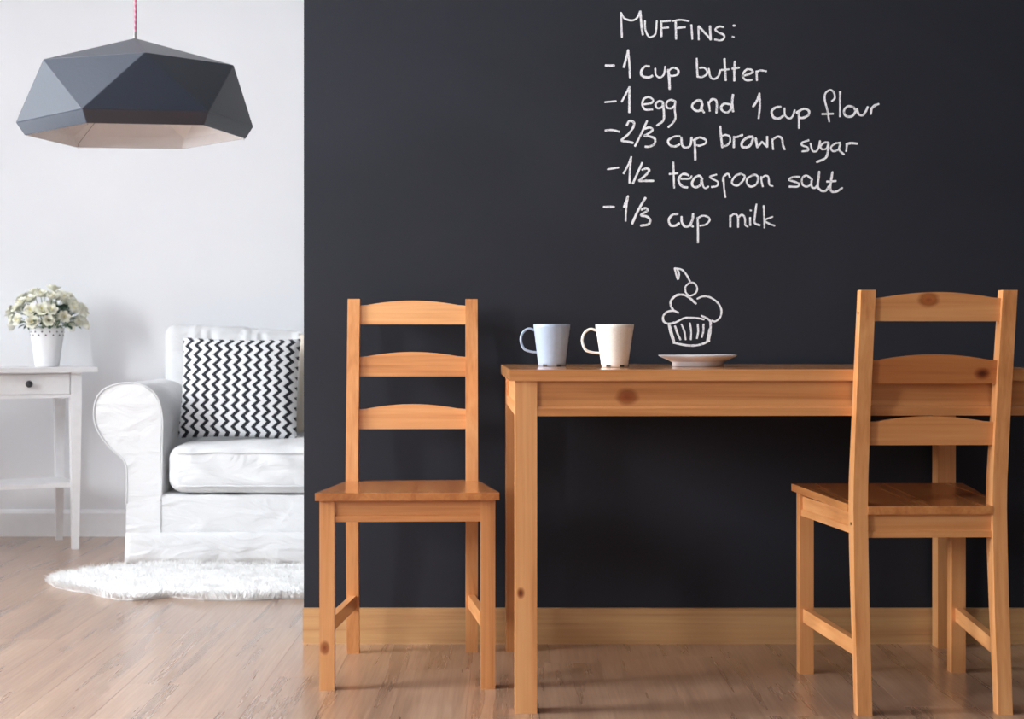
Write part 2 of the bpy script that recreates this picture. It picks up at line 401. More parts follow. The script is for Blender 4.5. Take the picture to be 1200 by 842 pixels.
L1 = [('A', [(65,512),(130,512)]), ('A', [(207,525),(240,400)]), ('A', [(240,390),(250,500),(255,605)]), ('A', [(405,518),(370,520),(342,560),(355,595),(400,605),(430,592)]),
 ('A', [(452,535),(458,585),(490,605),(520,580),(530,520)]), ('A', [(555,545),(562,620),(565,695)]), ('A', [(550,560),(590,530),(630,545),(628,580),(590,592),(565,590)]),
 ('G', [(165,185),(168,290),(175,400)]), ('G', [(175,400),(230,400),(280,370),(285,330),(250,295),(200,295)]), ('G', [(305,305),(325,400),(370,425),(420,390),(440,320)]),
 ('G', [(490,190),(495,300),(505,440)]), ('G', [(455,320),(540,312)]), ('G', [(612,220),(605,330),(605,445)]), ('G', [(580,305),(660,292)]),
 ('G', [(705,390),(770,370),(820,345),(800,315),(750,315),(710,360),(710,410),(750,440),(810,435)]), ('G', [(865,335),(870,440)]), ('G', [(862,345),(910,325),(980,335)])]
L2 = [('C', [(60,198),(145,190)]), ('C', [(190,195),(225,130),(250,80)]), ('C', [(250,80),(250,180),(250,278)]),
 ('C', [(365,215),(420,205),(435,180),(400,158),(362,175),(352,220),(375,255),(430,255)]), ('C', [(510,195),(480,190),(455,215),(470,245),(505,235),(515,200)]),
 ('C', [(512,200),(520,280),(515,340),(465,380)]), ('C', [(605,190),(570,180),(540,205),(545,240),(580,245),(605,220),(608,190)]), ('C', [(608,195),(605,260),(610,320),(590,360),(555,392)]),
 ('H', [(225,215),(215,180),(165,180),(115,225),(120,270),(170,300),(215,280),(232,220)]), ('H', [(225,220),(220,270),(250,318)]), ('H', [(300,195),(312,250),(318,300)]),
 ('H', [(305,215),(340,165),(385,170),(400,220),(395,320)]), ('H', [(560,225),(490,215),(450,255),(470,300),(520,318),(560,285),(570,240)]), ('H', [(590,110),(580,200),(590,305)]),
 ('H', [(825,250),(870,180),(900,95)]), ('H', [(900,95),(905,240),(890,385)]), ('B', [(365,235),(325,240),(295,270),(310,315),(350,325),(385,305)]),
 ('B', [(395,245),(400,300),(435,325),(460,305),(475,260)]), ('B', [(505,275),(508,340),(508,400)]), ('B', [(490,280),(545,250),(585,265),(580,300),(540,320),(505,318)]),
 ('B', [(765,190),(788,165),(780,120),(750,103),(715,130),(710,180),(730,260),(745,350)]), ('B', [(690,290),(775,288)]), ('B', [(830,115),(828,310)]),
 ('B', [(935,235),(890,230),(860,265),(875,305),(920,308),(950,270),(935,235)]), ('B', [(960,250),(975,290),(1005,300),(1030,270),(1045,235)]),
 ('B', [(1070,290),(1075,245)]), ('B', [(1072,250),(1100,225),(1130,212)])]
L3 = [('C', [(62,418),(115,415),(172,428)]), ('C', [(230,378),(250,345),(285,355),(280,395),(240,450),(190,495),(230,505),(278,515)]), ('C', [(388,345),(345,440),(295,540)]),
 ('C', [(370,405),(410,395),(432,415),(395,445),(365,460),(410,465),(450,485),(445,525),(405,545),(375,545)]), ('I', [(265,195),(200,200),(130,245),(150,300),(210,315),(265,290)]),
 ('I', [(285,210),(295,300),(340,330),(390,300),(405,210)]), ('I', [(440,240),(445,350),(448,470)]), ('I', [(425,245),(500,210),(570,240),(565,280),(500,305),(465,300)]),
 ('H', [(440,480),(450,600),(465,725)]), ('H', [(445,600),(500,580),(550,600),(555,660),(520,700),(465,720)]), ('H', [(600,600),(600,725)]), ('H', [(600,610),(650,600),(700,580)]),
 ('H', [(820,600),(760,610),(700,660),(695,715),(750,725),(800,690),(825,620)]), ('H', [(855,620),(875,725)]), ('H', [(875,725),(930,660)]), ('H', [(930,660),(990,720)]), ('H', [(990,720),(990,600)]),
 ('H', [(1050,630),(1060,750)]), ('H', [(1050,640),(1110,600),(1160,620),(1175,700),(1195,750)]),
 ('E', [(650,95),(600,115),(600,135),(640,150),(645,175),(600,182)]), ('E', [(665,120),(680,175),(710,180),(730,150),(740,100)]),
 ('E', [(800,110),(770,115),(745,140),(755,165),(790,160),(805,125)]), ('E', [(805,115),(800,190),(780,235),(715,265)]),
 ('E', [(900,115),(860,120),(825,150),(840,180),(880,170),(900,130)]), ('E', [(895,130),(890,170),(925,205)]), ('E', [(945,180),(950,120)]), ('E', [(945,125),(985,118),(1030,122)])]
L4 = [('D', [(80,122),(165,108)]), ('D', [(205,155),(240,90),(265,25)]), ('D', [(265,25),(255,130),(252,228)]), ('D', [(350,72),(310,160),(278,232)]),
 ('D', [(350,125),(385,115),(405,130),(380,165),(325,210)]), ('D', [(325,212),(438,212)]), ('J', [(90,95),(95,250),(100,400)]), ('J', [(45,238),(140,230)]),
 ('J', [(180,295),(280,292),(305,262)]), ('J', [(270,255),(230,238),(190,245),(155,290),(160,340),(200,385),(255,395)]),
 ('J', [(430,300),(400,260),(350,275),(310,340),(325,385),(370,390),(410,360),(425,300)]), ('J', [(425,300),(440,380),(470,405),(500,385)]),
 ('J', [(595,245),(520,270),(560,300),(610,330),(605,375),(540,390)]), ('J', [(680,300),(685,400),(700,510)]), ('J', [(670,320),(680,270),(730,235),(755,280)]),
 ('J', [(880,235),(820,260),(780,320),(790,360),(850,370),(910,310),(925,260),(880,235)]), ('J', [(1020,250),(960,290),(955,350),(1000,385),(1060,360),(1085,290),(1060,250),(1020,250)]),
 ('L', [(120,270),(125,330),(140,385)]), ('L', [(125,290),(165,258),(205,275),(215,360),(255,380)]), ('L', [(570,270),(490,275),(445,305),(500,325),(560,350),(545,385),(450,385)]),
 ('L', [(700,290),(650,255),(600,290),(605,360),(650,385),(700,360),(715,300)]), ('L', [(705,330),(715,390),(750,400),(780,370)]),
 ('L', [(800,210),(790,300),(785,390),(830,435),(880,430),(915,380)]), ('L', [(955,215),(940,310),(930,400),(950,445),(1010,440),(1070,400)]), ('L', [(890,328),(995,320)])]
L5 = [('D', [(50,415),(130,415)]), ('D', [(208,415),(240,330)]), ('D', [(240,330),(225,430),(222,525)]), ('D', [(375,345),(320,440),(272,545)]),
 ('D', [(345,435),(380,425),(390,445),(340,480),(385,490),(412,515),(400,550),(340,562)]), ('K', [(120,262),(70,270),(32,320),(50,375),(100,378),(135,355)]),
 ('K', [(160,290),(165,350),(200,390),(240,375),(270,320),(275,260)]), ('K', [(265,330),(255,370),(275,390)]), ('K', [(322,300),(325,420),(325,550)]),
 ('K', [(318,310),(370,280),(430,295),(440,330),(400,370),(345,380)]), ('K', [(650,280),(650,390)]), ('K', [(652,290),(690,262),(725,290),(728,395)]),
 ('K', [(728,300),(765,270),(795,300),(800,370),(825,390)]), ('K', [(848,300),(850,375)]), ('K', [(850,225),(860,227)]), ('K', [(912,165),(900,260),(895,350),(945,375)]),
 ('K', [(985,180),(990,290),(992,400)]), ('K', [(1075,290),(995,325),(1040,360),(1095,380)])]
CAKE = [('F', [(215,100),(228,150),(240,190)]), ('F', [(238,110),(252,150),(245,188)]), ('F', [(215,100),(270,110),(310,150),(340,205)]),
 ('F', [(340,215),(305,250),(305,295),(340,325),(385,305),(400,265),(380,225),(340,215)]), ('F', [(390,390),(340,345),(290,318),(230,322),(185,365),(185,410),(205,445)]),
 ('F', [(245,465),(210,450),(160,455),(122,490),(125,535),(165,555),(210,545)]), ('F', [(400,350),(450,330),(510,340),(570,385),(598,440),(590,500),(550,535),(520,530)]),
 ('F', [(165,555),(220,545),(290,510),(350,505),(410,510),(455,520)]), ('F', [(435,490),(480,510),(510,535)]), ('F', [(165,560),(180,630),(205,705)]), ('F', [(175,570),(195,640),(212,700)]),
 ('F', [(205,710),(270,725),(350,735),(430,725),(500,695)]), ('F', [(510,540),(508,620),(495,690)]), ('F', [(500,600),(490,660),(480,700)]),
 ('F', [(218,575),(240,640),(262,685)]), ('F', [(270,560),(295,620),(305,685)]), ('F', [(340,550),(350,620),(348,685)]), ('F', [(405,560),(408,620),(398,675)]), ('F', [(452,560),(450,620),(438,665)])]
def strokes(name, data, label, wid):
    bm = bmesh.new(); s = WY4/F
    for si, (c, pts) in enumerate(data):
        ox, oy, k = CR[c]
        P = catmull([(((ox+p[0]/k)-CX)*s, EYE-((oy+p[1]/k)-HY)*s) for p in pts], 6)
        n = len(P); L = []; Rr = []
        r0 = wid/2*random.uniform(0.85, 1.12)
        d0 = (P[1]-P[0]).normalized(); d1 = (P[-1]-P[-2]).normalized()
        P = [P[0]-d0*r0*0.7, P[0]-d0*r0*0.25] + P + [P[-1]+d1*r0*0.25, P[-1]+d1*r0*0.7]
        for i, p in enumerate(P):
            t = (P[min(i+1, len(P)-1)]-P[max(i-1, 0)]).normalized(); nn = Vector((-t.y, t.x))
            r = r0*(0.45 if i in (0, len(P)-1) else 1.0)*(1+0.28*noise.noise(Vector((p.x*150, p.y*150, si))))
            L.append(p+nn*r); Rr.append(p-nn*r)
        yf, yb = -0.0004-0.00003*(si % 5), 0.0001
        vl = [bm.verts.new((p.x, yf, p.y)) for p in L]; vr = [bm.verts.new((p.x, yf, p.y)) for p in Rr]
        bl = [bm.verts.new((p.x, yb, p.y)) for p in L]; br = [bm.verts.new((p.x, yb, p.y)) for p in Rr]
        for i in range(len(P)-1):
            bm.faces.new((vl[i], vl[i+1], vr[i+1], vr[i])); bm.faces.new((vl[i+1], vl[i], bl[i], bl[i+1])); bm.faces.new((vr[i], vr[i+1], br[i+1], br[i]))
    me = bpy.data.meshes.new(name); bm.to_mesh(me); bm.free()
    o = link(name, me, wall_mid, CHALK, (0, WY4, 0)); o['label'] = label
    return o
CW = 0.0057
strokes('chalk_lettering', TITLE, 'chalk heading reading MUFFINS at the top of the recipe', CW)
strokes('chalk_lettering', L1, 'chalk recipe line reading 1 cup butter', CW)
strokes('chalk_lettering', L2, 'chalk recipe line reading 1 egg and 1 cup flour', CW)
strokes('chalk_lettering', L3, 'chalk recipe line reading 2/3 cup brown sugar', CW)
strokes('chalk_lettering', L4, 'chalk recipe line reading 1/2 teaspoon salt', CW*0.95)
strokes('chalk_lettering', L5, 'chalk recipe line reading 1/3 cup milk', CW)
strokes('chalk_drawing', CAKE, 'chalk drawing of a cupcake with a cherry below the recipe', CW*0.95)

# ------------------------------------------------------------------ chairs
def post_ring(z, yc, d, x0, x1): return [(x0, yc-d/2, z), (x1, yc-d/2, z), (x1, yc+d/2, z), (x0, yc+d/2, z)]
def make_chair(loc, rz, label, group):
    t = empty('dining_chair', loc, rz, label, 'chair', group)
    for s in (-1, 1):                                               # front legs
        x0, x1 = sorted((s*0.202, s*0.168))
        bm = loft([[(x0, -0.210, 0), (x1, -0.210, 0), (x1, -0.176, 0), (x0, -0.176, 0)], [(x0, -0.210, 0.4368), (x1, -0.210, 0.4368), (x1, -0.176, 0.4368), (x0, -0.176, 0.4368)]])
        o = obj('leg', bm, WZ, t, bevel=0.0035, smooth=True)
        pad = obj('foot_pad', box(x0+0.004, x1-0.004, -0.206, -0.180, -0.0001, 0.0022), PADSHADE, o)
    prof = [(0.0, 0.2135, 0.031), (0.10, 0.203, 0.033), (0.22, 0.189, 0.037), (0.34, 0.178, 0.041), (0.44, 0.172, 0.043), (0.50, 0.175, 0.042), (0.62, 0.193, 0.037), (0.76, 0.216, 0.033), (0.911, 0.242, 0.030)]
    def yc(z):
        for (a, b) in zip(prof[:-1], prof[1:]):
            if a[0] <= z <= b[0]: return a[1]+(b[1]-a[1])*(z-a[0])/(b[0]-a[0])
    for s in (-1, 1):                                               # back legs running up as back posts
        x0, x1 = sorted((s*0.168, s*0.1365))
        o = obj('back_post', loft([post_ring(z, y, d, x0, x1) for z, y, d in prof]), WZ, t, bevel=0.0035, smooth=True)
        for zz in (0.405, 0.862):
            bmk = bmesh.new(); bmesh.ops.create_cone(bmk, cap_ends=True, segments=12, radius1=0.0035, radius2=0.0035, depth=0.002, matrix=Matrix.Translation((s*0.168, yc(zz), zz)) @ Matrix.Rotation(PI/2, 4, 'Y'))
            obj('screw', bmk, METAL, o)
        obj('foot_pad', box(x0+0.004, x1-0.004, 0.202, 0.225, -0.0001, 0.0022), PADSHADE, o)
    # seat
    def zt(y): return 0.4545 - (y+0.225)*0.0235
    poly = [(-0.211, -0.226), (0.211, -0.226), (0.171, 0.150), (0.1362, 0.150), (0.1362, 0.196), (-0.1362, 0.196), (-0.1362, 0.150), (-0.171, 0.150)]
    bm = loft([[(x_, y_, zt(y_)-0.0175) for x_, y_ in poly], [(x_, y_, zt(y_)) for x_, y_ in poly]])
    obj('seat', bm, WSEAT, t, bevel=0.004, seg=3, smooth=True)
    # aprons with a moulded lower edge
    def apron(p, q, out, z0, z1, m_, name='apron'):
        p, q, out = Vector(p), Vector(q), Vector(out); rings = []
        sec = [(0, z0), (0, z0+0.013), (-0.004, z0+0.0165), (-0.004, z1), (-0.018, z1), (-0.018, z0)]
        for e, dz in ((p, 0), (q, 0)): rings.append([(e.x+out.x*a, e.y+out.y*a, z) for a, z in sec])
        return obj(name, loft(rings), m_, t, bevel=0.001)
    apron((-0.168, -0.2065), (0.168, -0.2065), (0, -1), 0.386, 0.436, WX)
    apron((-0.1365, 0.188), (0.1365, 0.188), (0, 1), 0.376, 0.4262, WX)
    for s in (-1, 1): apron((s*0.1985, -0.176), (s*0.1655, 0.152), (s, 0), 0.382, 0.4280, WY)
    for s in (-1, 1):                                               # side stretchers
        sec = [(0, 0.121), (0, 0.154), (-0.017, 0.154), (-0.017, 0.121)]
        rings = [[(s*(xx+a), y_, z+dz) for a, z in sec] for xx, y_, dz in ((0.194, -0.177, 0.004), (0.160, 0.185, -0.003))]
        obj('stretcher', loft(rings), WY, t, bevel=0.002)
    # three arched slats
    for k, (zb, ze, zm) in enumerate(((0.845, 0.894, 0.907), (0.711, 0.761, 0.774), (0.577, 0.627, 0.640))):
        zc_ = (zb+ze)/2; n = 14; bm = bmesh.new(); rings = []
        for i in range(n+1):
            u = i/n*2-1; x_ = u*0.1368
            top = ze+(zm-ze)*(1-min(1, (abs(u)/0.92))**1.9)
            yb, yt = yc(zb), yc(top)
            rings.append([(x_, yb-0.008-0, zb), (x_, yb+0.007, zb), (x_, yt+0.007, top), (x_, yt-0.008, top)])
        off = Vector((0, yc(zc_), zc_))
        rings = [[tuple(Vector(p)-off) for p in r] for r in rings]
        o = obj('slat', loft(rings), (WSLATT, WSLATK, WX)[k] if label.startswith('right') or 'turned' in label else WX, t, loc=off, bevel=0.0022, smooth=True)
    return t
ch1 = make_chair((-0.2485, 3.687, 0), R(2.2), 'pine ladder-back chair facing the camera, left of the table, against the dark wall', 'pine ladder-back chairs at the table')
ch2 = make_chair((0.9005, 3.468, 0), R(181.9), 'pine ladder-back chair turned away from the camera, tucked partly under the table front', 'pine ladder-back chairs at the table')
for o in ch1.children:                                              # a knot low on one front leg, as in the photograph
    if o.name.startswith('leg') and o.data.vertices[0].co.x < 0: o.data.materials[0] = wood('pine_leg_low_knot', 2, [((-0.190, -0.210, 0.098), 0.008)], kcol=((0.32, 0.14, 0.07), (0.5, 0.3, 0.2)))

# ------------------------------------------------------------------ table
TH = R(2.0); TW, TD, LW = 1.175, 0.697, 0.047
cx_ = Vector((0.007, 3.253, 0)) + Vector((math.cos(TH), math.sin(TH), 0))*TW/2 + Vector((-math.sin(TH), math.cos(TH), 0))*TD/2
tb = empty('dining_table', cx_, TH, 'orange pine dining table standing against the dark chalkboard wall', 'table')
for sx in (-1, 1):
    for sy in (-1, 1):
        bm = box(-LW/2, LW/2, -LW/2, LW/2, 0, 0.7165)
        o = obj('leg', bm, WLEGK if (sx, sy) == (-1, -1) else WZ, tb, loc=(sx*(TW-LW)/2, sy*(TD-LW)/2, 0), bevel=0.003, smooth=True)
        obj('foot_pad', box(-LW/2+0.005, LW/2-0.005, -LW/2+0.005, LW/2-0.005, -0.0001, 0.003), PADSHADE, o)
TWO, TZ = TW/2+0.012, 0.7412
obj('table_top', box(-TWO, TWO, -TD/2-0.008, TD/2+0.002, 0.7166, TZ), WTOP, tb, bevel=0.004, seg=3, smooth=True)
def tapron(L_, m_, loc, rz, zc_=0.679):
    sec = [(0.002, -0.0385), (0.002, -0.022), (-0.0, -0.0185), (-0.004, -0.0165), (-0.004, 0.0375), (-0.022, 0.0375), (-0.022, -0.0385)]
    bm = loft([[(x_, -a, z) for a, z in sec] for x_ in (-L_/2, L_/2)])
    return obj('apron', bm, m_, tb, loc=(loc[0], loc[1], zc_), rot=(0, 0, rz), bevel=0.001)
tapron(TW-2*LW, WAPRON, (0, -TD/2+0.003), 0)
tapron(TW-2*LW, WX, (0, TD/2-0.003), PI)
tapron(TD-2*LW, WX, (-TW/2+0.003, 0), -PI/2)
tapron(TD-2*LW, WX, (TW/2-0.003, 0), PI/2)

# ------------------------------------------------------------------ mugs and plate on the table
def mug(loc, rt, rb, h, m_, label, hand_rz):
    t = empty('mug', (*loc, TZ+0.0002), hand_rz, label, 'mug', 'mugs on the table')
    w_ = 0.0035
    prof = [(0, 0.006), (rb-0.004, 0.006), (rb-0.0015, 0.0), (rb, 0.001)]
    for i in range(1, 13):
        z = 0.001+(h-0.001)*i/12; r = rb+(rt-rb)*((z/h)**1.05); prof.append((r + (0.0003 if i % 2 else 0), z))
    prof += [(rt-0.001, h+0.0012), (rt-w_, h)]
    for i in range(10, -1, -1):
        z = 0.012+(h-0.012)*i/11; prof.append((rb+(rt-rb)*(z/h)-w_, z))
    prof += [(0, 0.011)]
    obj('body', lathe(prof, 64), m_, t, smooth='all')
    pts = []; za, zb_ = h*0.86, h*0.34
    P = [(rb+(rt-rb)*0.86-0.002, za), (rt+0.012, za+0.004), (rt+0.026, za-0.006), (rt+0.0305, za-0.024), (rt+0.023, za-0.044), (rt+0.007, zb_+0.001), (rb+(rt-rb)*0.34-0.002, zb_-0.001)]
    for p in catmull(P, 6): pts.append((-p.x, 0, p.y))
    obj('handle', tube(pts, 0.0030, 10), m_, t, smooth='all')
    for k in range(6):                                              # dark blocks painting the shade of notches in the foot ring
        a = -PI/2 + 0.5 + k*PI/3; bmn = box(-0.0055, 0.0055, -0.0008, 0.0008, 0.0012, 0.0048)
        o = obj('foot_notch', bmn, PADSHADE, t, loc=((rb+0.0009)*math.cos(a), (rb+0.0009)*math.sin(a), 0), rot=(0, 0, a+PI/2))
    return t
s1 = 3.65; mug(((646.7-CX)/F*s1, s1), 0.0445, 0.0325, 0.1005, MUGB, 'pale blue-grey mug with its handle to the left, nearest the table end', 0.0)
s2 = 3.52; mug(((720.3-CX)/F*s2, s2), 0.0450, 0.0305, 0.0985, MUGW, 'cream white mug standing between the blue-grey mug and the plate', 0.0)
s3 = 3.60
pt = obj('plate', lathe([(0, 0.003), (0.050, 0.003), (0.056, 0.0), (0.0605, 0.001), (0.0605, 0.010), (0.068, 0.0145), (0.080, 0.0195), (0.0925, 0.0252), (0.0935, 0.0275), (0.091, 0.0280), (0.078, 0.0195), (0.060, 0.010), (0, 0.008)], 72),
         PLATE, None, loc=((817.5-CX)/F*s3, s3, TZ+0.0002), smooth='all')
tag(pt, 'empty pale grey plate on the table below the chalk cupcake', 'plate')

# ------------------------------------------------------------------ faceted pendant lamp
LX, LY, LZ = -1.1399, 4.6, 1.4222
yaw, roll, pitch = 18.5948, -0.0259, 0.0053
RT = Matrix.Rotation(roll, 3, 'Y') @ Matrix.Rotation(pitch, 3, 'X')
def ringv(Rr, h, angs): return [RT @ Vector((Rr*math.sin(R(yaw+a)), -Rr*math.cos(R(yaw+a)), h)) for a in angs]
UA = [-60, 0, 60, 120, 180, 240]; LA = [-90, -30, 30, 90, 150, 210]
lamp = empty('pendant_lamp', (LX, LY, LZ), 0, 'dark faceted pendant lamp hanging on a pink cord by the white wall', 'lamp')
apex = RT @ Vector((0, 0, 0.3011)); U = ringv(0.3153, 0.1997, UA); Lr = ringv(0.3519, 0.0372, LA); B = ringv(0.3275, 0.0, LA)
def panel(pts, name='shade_panel'):
    bm = bmesh.new(); cen = Vector((0, 0, 0.09)); c = sum(pts, Vector())/len(pts)
    outer = [bm.verts.new(p) for p in pts]; inner = [bm.verts.new(cen+(p-cen)*0.991) for p in pts]
    n = len(pts)
    f0 = bm.faces.new(outer); f1 = bm.faces.new(inner[::-1]); f1.material_index = 1
    for i in range(n):
        f = bm.faces.new((outer[i], inner[i], inner[(i+1) % n], outer[(i+1) % n])); f.material_index = 0
    es = [e for e in bm.edges if e.verts[0] in outer and e.verts[1] in outer]
    bmesh.ops.bevel(bm, geom=es, offset=0.0012, segments=1, affect='EDGES')
    return obj(name, bm, [LAMPO, LAMPI], lamp)
for i in range(6):
    j = (i+1) % 6
    panel([apex, U[i], U[j]])                     # roof
    panel([U[i], Lr[i], Lr[j]])                   # U[i] stands over the edge Lr[i]-Lr[j]
    panel([U[i], Lr[j], U[j]])
    panel([Lr[i], B[i], B[j], Lr[j]])
bm = bmesh.new(); bmesh.ops.create_cone(bm, cap_ends=True, segments=20, radius1=0.021, radius2=0.018, depth=0.075, matrix=Matrix.Translation((0, 0, 0.245)))
obj('bulb_socket', bm, LAMPI, lamp, smooth=True)
obj('cord_grip', tube([apex+Vector((0, 0, -0.01)), apex+Vector((0, 0, 0.018))], 0.0045, 10), WIRE, lamp)
bm = bmesh.new(); pc = [(apex.x+math.sin(z*3)*0.001, apex.y, z) for z in [apex.z+0.015+i*(ZC-LZ-apex.z-0.02)/12 for i in range(13)]]
obj('cord', tube(pc, 0.0036, 8), CORD, lamp, smooth='all')
obj('ceiling_rose', lathe([(0, ZC-LZ-0.03), (0.03, ZC-LZ-0.03), (0.05, ZC-LZ-0.012), (0.05, ZC-LZ-0.0005), (0, ZC-LZ-0.0005)], 24), PAINT, lamp, smooth=True)
for k in (0, 2, 4):
    p = B[(k+5) % 6]*0.985
    obj('wire_stay', tube([(0, 0, 0.24), (p.x*0.55, p.y*0.55, 0.10), (p.x, p.y, p.z+0.012), (p.x, p.y, p.z-0.004)], 0.0011, 6), WIRE, lamp)

# ------------------------------------------------------------------ sofa
SY0, SY1 = 5.41, 6.165
SS = F/SY0
sx = lambda px: (px-CX)/SS
sz = lambda py: EYE-(py-HY)/SS
XA0, XA1 = sx(147), sx(190)                             # arm body
XS1 = 0.42                                              # far right end (hidden behind the dark wall)
sofa = empty('sofa', ((XA0+XS1)/2, (SY0+SY1)/2, 0), 0, 'white slipcovered sofa with rolled arms behind the fur rug', 'sofa')
ox, oy = sofa.location.x, sofa.location.y
def sob(name, bm, m_, parent=None, **k):
    bmesh.ops.translate(bm, verts=bm.verts[:], vec=(-ox, -oy, 0)); return obj(name, bm, m_, parent or sofa, **k)
def wob(p, amp, f, seed=0):
    v = Vector(p); n = noise.noise_vector(Vector((v.x*f, v.y*f, v.z*f+seed))); return v + n*amp
roll_px = [(147.5,626),(148.5,590),(149,560),(148,546),(143,536),(132,527),(120,514),(112,498),(110,482),(113,467),(122,456),(136,450),(152,448.5),(168,451),(180,459),(187,471),(190.5,488),(190.5,510),(190,540),(189.5,580),(189.5,626)]
prof = [(sx(a), sz(b)) for a, b in roll_px]
def arm(prof, y0, y1, seed):
    n = 26; rings = []
    for i in range(n+1):
        t = i/n; y = y0+(y1-y0)*t
        sh = 1.0-0.10*math.exp(-t*n/0.8)                # rounded front edge
        cxp = sum(p[0] for p in prof)/len(prof); czp = sum(p[1] for p in prof)/len(prof)
        rings.append([wob((cxp+(a-cxp)*(1-(1-sh)*0.35), y, czp+(b-czp)*(1-(1-sh)*0.2)), 0.004, 9, seed) for a, b in prof])
    return loft(rings)
a1 = sob('arm', arm(prof, SY0, SY1-0.03, 1), SOFA, smooth=True)
mirror = lambda P: [(XA0+XS1-a, b) for a, b in reversed(P)]
a2 = sob('arm', arm(mirror(prof), SY0, SY1-0.03, 5), SOFA, smooth=True)
pip = [(a, SY0-0.002, b) for a, b in prof if b > 0.14]
sob('piping', tube([(p.x, SY0-0.001, p.y) for p in catmull([(a, b) for a, b in prof[1:-1]], 3)], 0.0030, 6), PIPING, a1, smooth='all')
# front panel of the roll slightly inside the piping
cpx, cpz = sum(p[0] for p in prof)/len(prof), sum(p[1] for p in prof)/len(prof)
# base body
def base_fn(u, v, w_):
    hx, hy, hz = (sx(1000*0+189.5)-0, 0, 0) if False else (0, 0, 0)
x0b, x1b = XA1-0.03, (XA0+XS1)-XA1+0.03
def body(u, v, w_):
    hx, hy, hz = (x1b-x0b)/2, (SY1-0.05-SY0-0.006)/2, (0.250-0.112)/2
    p = rbox(u, v, w_, hx, hy, hz, 0.008) + Vector(((x0b+x1b)/2, (SY0+0.006+SY1-0.05)/2, (0.250+0.112)/2))
    return wob(p, 0.004, 8, 3) if v < 0 else p
sob('base', grid_blob(60, 20, 10, body), SOFA, smooth=True)
# skirt, wraps the front and left side, slightly flared with shallow waves
def skirt():
    bm = bmesh.new(); path = []
    XLft, XRgt = sx(147.5), XA0+XS1-sx(147.5)
    n1, n2 = 40, 90
    for i in range(n1+1): path.append((XLft, SY1-0.04+(SY0-SY1+0.04)*i/n1, -1, 0))
    for i in range(1, n2+1): path.append((XLft+(XRgt-XLft)*i/n2, SY0, 0, -1))
    for i in range(1, n1+1): path.append((XRgt, SY0+(SY1-0.04-SY0)*i/n1, 1, 0))
    Z = [0.118, 0.112, 0.09, 0.06, 0.03, 0.008]; g = []
    for k, z in enumerate(Z):
        row = []
        for i, (x_, y_, nx, ny) in enumerate(path):
            f = (0.118-z)/0.11; o_ = 0.001+0.010*f + 0.0045*f*math.sin(i*0.55+math.sin(i*0.21)*2)
            if k == 0: o_ = -0.004
            if abs(i-n1) < 1: nx, ny = -0.7, -0.7
            if abs(i-n1-n2) < 1: nx, ny = 0.7, -0.7
            row.append(bm.verts.new((x_+nx*o_, y_+ny*o_, z)))
        g.append(row)
    for a, b in zip(g[:-1], g[1:]):
        for i in range(len(path)-1): bm.faces.new((a[i], a[i+1], b[i+1], b[i]))
    bmesh.ops.recalc_face_normals(bm, faces=bm.faces[:])
    r = bmesh.ops.solidify(bm, geom=bm.faces[:], thickness=0.004)
    return bm
sob('skirt', skirt(), SOFA, smooth='all')
# seat cushion
def seatc(u, v, w_):
    xa, xb = sx(196), XA0+XS1-sx(196); ya, yb = SY0-0.02, SY1-0.22; za, zb = 0.2535, 0.427
    p = rbox(u, v, w_, (xb-xa)/2, (yb-ya)/2, (zb-za)/2, 0.052)
    crown = (1-u*u)*(1-v*v)
    p = p + Vector(((xa+xb)/2, (ya+yb)/2, (za+zb)/2 + (0.012*crown if w_ > 0 else 0)))
    q = wob(p, 0.007, 7, 9)
    q.z = max(q.z, za)
    # soft diagonal creases on the front face
    q.y -= 0.004*math.sin(p.x*38+p.z*55)*max(0, -v)**6
    return q
sc_ = sob('seat_cushion', grid_blob(90, 36, 16, seatc), SOFA, smooth='all')
xa, xb = sx(199), XA0+XS1-sx(199)
for zz in (0.402, 0.283):
    pl = []
    for i in range(41):
        t = i/40; x_ = xa+0.03+(xb-xa-0.06)*t; pl.append((x_, SY0-0.0205+0.004*noise.noise(Vector((x_*7, 2, zz*9))), zz+0.004*noise.noise(Vector((x_*9, 5, 1)))))
    sob('piping', tube(pl, 0.0035, 6), PIPING, sc_, smooth='all')
# back
def backf(u, v, w_):
    xa, xb = -1.372, XA0+XS1+1.372-0 if False else XS1-0.02; ya, yb = SY1-0.235, SY1-0.01; za, zb = 0.24, 0.868
    p = rbox(u, v, w_, (xb-xa)/2, (yb-ya)/2, (zb-za)/2, 0.055) + Vector(((xa+xb)/2, (ya+yb)/2, (za+zb)/2))
    if w_ > 0.2:
        k = (w_-0.2)/0.8
        p.z -= 0.030*k*max(0, min(1, (p.x+1.35)/0.55)) * (1 if p.x < -0.5 else 1)
        p.z += 0.003*k*math.sin(p.x*95+math.sin(p.x*31)*2.5)*max(0, min(1, (p.x+1.22)/0.2)); p.y += (0.007*k*math.sin(p.x*95+p.z*14+math.sin(p.x*31)*2.5) if v < 0 else 0)
        p.z += 0.006*k*noise.noise(Vector((p.x*14, 3, 3)))
        p.x += 0.03*(1-k)*(1 if u < -0.9 else 0)*0
    return wob(p, 0.006, 8, 13)
sob('back', grid_blob(150, 12, 36, backf), SOFA, smooth='all')
for k, (xx, yy) in enumerate(((sx(160), SY0+0.06), (XS1-0.08, SY0+0.06), (sx(160), SY1-0.08), (XS1-0.08, SY1-0.08))):
    sob('foot', box(xx-0.025, xx+0.025, yy-0.025, yy+0.025, 0, 0.125), WZ)

